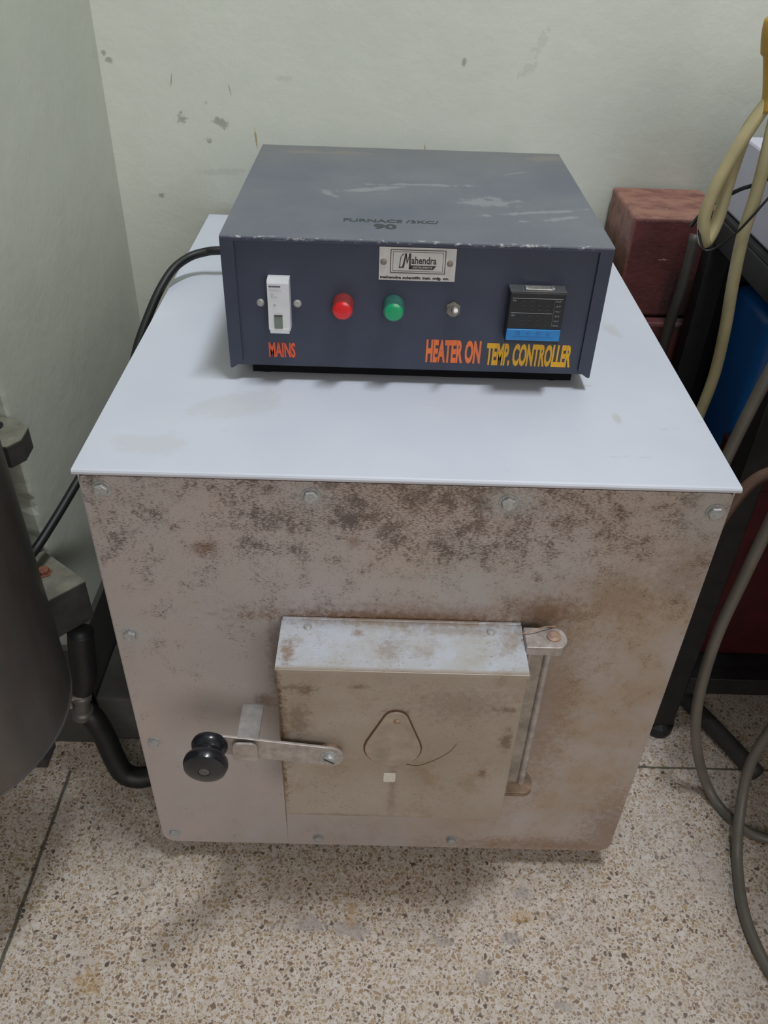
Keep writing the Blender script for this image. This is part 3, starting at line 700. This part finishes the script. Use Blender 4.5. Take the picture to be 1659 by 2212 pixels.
def machine():
    root = thing('machine_bracket', 'grey green cast iron stand with rusty bolt, beside the painted wall corner', 'machine stand', (-.13, .12, FL))
    bm = bmesh.new(); P = [(-.1208, .1535), (-.0641, .1093), (-.0933, .0779), (-.150, .122)]
    prism(bm, P, .238, .290, 'z', bev=.0015); ft = finish('foot_block', bm, M_castdark, root)
    bm = bmesh.new(); prism(bm, P, .2892, .2906, 'z'); finish('top_face', bm, M_castgrey, root)
    bm = bmesh.new(); lathe(bm, (-.1090, .1190, .2906), (0, 0, 1), [(0, .0085), (.001, .0085), (.0012, .0062), (.005, .006), (.0065, .004), (.0066, 0)], 6); finish('rusty_bolt', bm, M_bolt, root)
    F = [(-.150, .1585), (-.116, .158), (-.0965, .1425), (-.0955, .1210), (-.104, .1085), (-.18, .112), (-.19, .15)]
    bm = bmesh.new(); prism(bm, F, .427, .449, 'z', bev=.001); finish('flange', bm, M_castdark, root)
    bm = bmesh.new(); prism(bm, [(x, y) for x, y in F], .4488, .4500, 'z'); finish('flange_top', bm, M_castgrey, root)
    bm = bmesh.new(); lathe(bm, (-.128, .142, .4500), (0, 0, 1), [(0, .0085), (.0006, .0085)], 24); finish('bolt_hole', bm, M_rubber, root)
    bm = bmesh.new(); box(bm, -.200, -.172, .112, .146, FL, .43, .002); box(bm, -.20, -.125, .112, .146, .20, .25, .002); finish('post', bm, M_castdark, root)
machine()
def bhose():
    root = thing('drain_hose', 'thick black rubber hose bending down behind the left side of the furnace', 'hose', (-.075, .1, FL))
    bm = bmesh.new(); tube(bm, [(-.0735, .090, .2372), (-.076, .088, .218), (-.081, .088, .175), (-.089, .09, .150)], .0135, 18); finish('rubber_pipe', bm, M_rubber, root, smooth=True)
    bm = bmesh.new(); tube(bm, [(-.104, .105, .092), (-.092, .102, .083), (-.084, .1, .052), (-.077, .095, .018), (-.068, .091, -.006), (-.050, .092, -.0155), (-.028, .102, -.0165), (-.015, .11, -.0165)], .0128, 18)
    finish('rubber_pipe', bm, M_rubber, root, smooth=True)
    bm = bmesh.new(); lathe(bm, (-.089, .09, .152), (-.2, .15, -.9), [(0, .006), (.014, .008), (.016, .011), (.024, .011), (.026, .008), (.05, .009), (.052, .012), (.062, .012)], 16); finish('valve_body', bm, plain('dull_alloy', (.16, .15, .145), .45, .5), root, smooth='auto')
    bm = bmesh.new(); box(bm, -.1085, -.1035, .0850, .0890, .118, .176, .0015); lathe(bm, (-.106, .087, .135), (1, 0, .2), [(0, .0035), (.018, .0035)], 12); finish('valve_lever', bm, plain('pale_alloy', (.30, .27, .24), .4, .4), root)
bhose()

# ------------------------------------------------------------------ right side
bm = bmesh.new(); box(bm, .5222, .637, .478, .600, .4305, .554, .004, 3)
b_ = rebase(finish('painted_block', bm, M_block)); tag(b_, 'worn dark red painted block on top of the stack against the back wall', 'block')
bm = bmesh.new(); box(bm, .5300, .655, .462, .600, FL, .4285, .004, 2)
b_ = rebase(finish('painted_block', bm, M_block)); tag(b_, 'tall dark red painted block under the worn red block, behind the furnace', 'block')

def rack():
    root = thing('metal_rack', 'black metal rack with open shelves at the right edge beside the furnace', 'rack', (.80, .31, FL))
    X0, X1, Y0, Y1 = .598, 1.05, .185, .445
    for x in (X0, X1-.026):
        for y in (Y0, Y1-.026):
            bm = bmesh.new(); box(bm, x, x+.026, y, y+.026, FL+.022, .575, .0015)
            lg = finish('leg', bm, M_rack, root)
            bm = bmesh.new(); lathe(bm, (x+.013, y+.013, FL), (0, 0, 1), [(0, .017), (.006, .019), (.016, .019), (.022, .012)], 18); finish('rubber_foot', bm, M_rubber, lg)
    for z in (.055, .545):
        bm = bmesh.new()
        box(bm, X0+.026, X1-.026, Y0, Y0+.02, z, z+.028, .001) if z < .5 else None
        box(bm, X0+.026, X1-.026, Y1-.02, Y1, z, z+.028, .001); box(bm, X0+.002, X0+.022, Y0+.026, Y1-.026, z, z+.028, .001); box(bm, X1-.022, X1-.002, Y0+.026, Y1-.026, z, z+.028, .001)
        finish('frame_rail', bm, M_rack, root)
    bm = bmesh.new(); box(bm, X0+.022, X1-.022, Y0+.02, Y1-.02, .076, .083); finish('shelf', bm, M_rack, root)
    bm = bmesh.new(); box(bm, X0+.004, X1-.004, Y0+.004, Y1-.004, .5735, .5775); finish('shelf', bm, M_rack, root)
    bm = bmesh.new(); box(bm, X0+.026, X1-.02, Y1-.008, Y1-.004, .083, .545); finish('back_panel', bm, M_rack, root)
rack()
bm = bmesh.new(); box(bm, .6085, .99, .20, .437, .5780, .655, .003)
tag(rebase(finish('storage_box', bm, M_paper)), 'pale lilac white box on top of the black rack at the right edge', 'box')
def bluecan():
    root = thing('blue_container', 'bright blue plastic container standing inside the black rack', 'container', (.74, .36, .083))
    bm = bmesh.new(); box(bm, .640, .84, .318, .425, .083, .500, .012, 4); finish('body', bm, M_blue, root, smooth='auto')
    bm = bmesh.new(); lathe(bm, (.70, .37, .500), (0, 0, 1), [(0, .022), (.004, .024), (.020, .024), (.022, .020)], 24); finish('cap', bm, M_rack, root)
bluecan()
def maroon():
    root = thing('red_case', 'dark maroon metal case in front of the blue container on the rack shelf', 'case', (.80, .27, .083))
    bm = bmesh.new(); box(bm, .632, 1.02, .228, .312, .083, .355, .004, 3); b0 = finish('body', bm, M_maroon, root)
    bm = bmesh.new(); box(bm, .629, 1.023, .225, .315, .340, .362, .003); finish('lid', bm, M_maroon, root)
    bm = bmesh.new(); box(bm, .735, .765, .222, .2285, .21, .25, .002); finish('latch', bm, M_castdark, root)
maroon()
bm = bmesh.new(); tube(bm, [(.648, .262, -.018), (.668, .220, -.018), (.69, .175, -.018), (.715, .12, -.018)], .0115, 16, 4)
tag(rebase(finish('floor_pipe', bm, M_castdark, smooth=True)), 'short dark grey pipe lying on the floor beneath the black rack', 'pipe')

# rubber tubes hanging from an ochre sleeve above the frame's right edge
def sleeve():
    bm = bmesh.new()
    tube(bm, [(.576, .297, .708), (.573, .300, .722), (.566, .300, .742), (.5600, .300, .762), (.5600, .301, .776), (.566, .302, .786)], lambda t: .0165-.004*math.sin(t*math.pi)+(.002 if .5 < t < .8 else 0)-(.009*max(0, t-.85)/.15), 24)
    tag(rebase(finish('rubber_sleeve', bm, M_yellow, smooth=True)), 'ochre yellow rubber sleeve above the hanging tubes at the upper right edge', 'sleeve')
sleeve()
G = 'rubber tubes hanging beside the furnace'
def hose(pts, label, mat=None, r=.0060):
    bm = bmesh.new(); tube(bm, pts, r, 16)
    o = rebase(finish('rubber_tube', bm, mat or M_hose, smooth=True)); tag(o, label, 'tube', G); return o
hose([(.566, .300, .716), (.559, .298, .702), (.548, .297, .675), (.538, .297, .641), (.5345, .297, .615), (.5375, .297, .598), (.5425, .299, .588), (.5475, .302, .594), (.5515, .305, .612), (.5525, .306, .650), (.556, .306, .687), (.563, .304, .706), (.568, .302, .717)], 'cream rubber tube bent into a narrow loop over the red block')
hose([(.574, .292, .722), (.571, .288, .702), (.571, .284, .671), (.572, .284, .634), (.571, .284, .599), (.575, .284, .552), (.581, .284, .502), (.584, .284, .448), (.580, .284, .391), (.576, .284, .32), (.574, .284, .20), (.575, .27, .08), (.565, .25, -.015), (.555, .24, -.0235)], 'cream rubber tube crossing the lilac white box and dropping straight down behind the furnace')
hose([(.64, .172, .640), (.616, .172, .610), (.600, .172, .592), (.590, .171, .552), (.583, .171, .515), (.577, .171, .478), (.571, .171, .432), (.567, .171, .385), (.563, .171, .33), (.558, .171, .2), (.553, .171, .05), (.550, .18, -.015), (.545, .20, -.0235)], 'grey brown rubber tube running down in front of the blue container', M_hoseg)
hose([(.628, .12, .470), (.608, .135, .435), (.588, .14, .415), (.574, .14, .385), (.562, .14, .330), (.548, .14, .22), (.538, .14, .08), (.535, .15, -.01), (.53, .17, -.0235)], 'dark brown rubber tube slanting behind the front right furnace corner', plain('brown_rubber', (.13, .075, .055), .45, 0, .15, 25), .0062)
hose([(.605, .10, .470), (.597, .100, .435), (.594, .100, .390), (.590, .100, .325), (.586, .100, .248), (.590, .100, .168), (.600, .100, .105), (.618, .100, .046), (.640, .098, -.005), (.654, .080, -.0232), (.668, .055, -.0232), (.685, .040, -.0232), (.715, .030, -.0232)], 'grey rubber tube curving down beside the furnace to the floor', M_hoseg)
hose([(.72, .07, .28), (.685, .075, .200), (.675, .081, .120), (.669, .078, .060), (.665, .056, .010), (.655, .011, -.0220), (.642, -.049, -.0232), (.643, -.094, -.0232), (.653, -.135, -.0232), (.67, -.18, -.0232)], 'grey green rubber tube lying forward on the floor at the right edge', M_hoseg)
hose([(.588, .450, .545), (.584, .44, .48), (.580, .44, .42), (.58, .44, .3)], 'dark grey tube hanging in front of the tall red block', plain('dark_grey_rubber', (.05, .045, .038), .5), .0065)
def wire(pts, label, r):
    bm = bmesh.new(); tube(bm, pts, r, 10); tag(rebase(finish('thin_wire', bm, M_rubber, smooth=True)), label, 'wire', 'thin black wires over the white box')
wire([(.600, .272, .676), (.587, .275, .668), (.578, .292, .648), (.562, .300, .638), (.547, .315, .620), (.541, .330, .602), (.540, .340, .59)], 'thicker upper black wire crossing the lilac white box', .0019)
wire([(.600, .270, .664), (.583, .272, .645), (.569, .272, .622), (.561, .276, .606), (.551, .285, .589), (.5405, .288, .5835), (.5335, .292, .594), (.53, .30, .61)], 'thinner lower black wire crossing the lilac white box', .0012)

# added worktop and cupboard, out of view on the right, to shade the rack
def bench():
    root = thing('added_shade_bench', 'pale unseen bench added over the black rack to shade it', 'bench', (1.26, .07, FL))
    bm = bmesh.new(); box(bm, .600, 1.90, -.46, .335, .700, .735, .003); finish('worktop', bm, plain('bench_laminate', (.40, .39, .36), .5), root)
    bm = bmesh.new(); box(bm, .62, 1.86, -.42, -.40, .660, .700, .001); box(bm, .62, .64, -.40, .30, .670, .700, .001); finish('apron', bm, M_rack, root)
    bm = bmesh.new(); box(bm, .80, 1.50, -.40, .165, FL+.05, .700, .003); cb = finish('cupboard', bm, plain('dark_cupboard', (.10, .07, .055), .5), root)
    bm = bmesh.new(); box(bm, .83, 1.47, -.37, .14, FL, FL+.05); finish('plinth', bm, M_rack, root)
    for x in (.81, 1.155):
        bm = bmesh.new(); box(bm, x, x+.335, -.408, -.400, FL+.06, .655, .002); d_ = finish('cupboard_door', bm, plain('cupboard_door', (.13, .09, .07), .5), root)
        bm = bmesh.new(); lathe(bm, (x+.17, -.408, .50), (0, -1, 0), [(0, .006), (.012, .006), (.015, .012), (.022, .012)], 16); finish('door_knob', bm, M_steel, d_)
    for x, y in ((1.84, -.42), (1.08, .29), (1.84, .29)):
        bm = bmesh.new(); box(bm, x, x+.035, y, y+.035, FL, .700, .002); finish('leg', bm, M_rack, root)
bench()
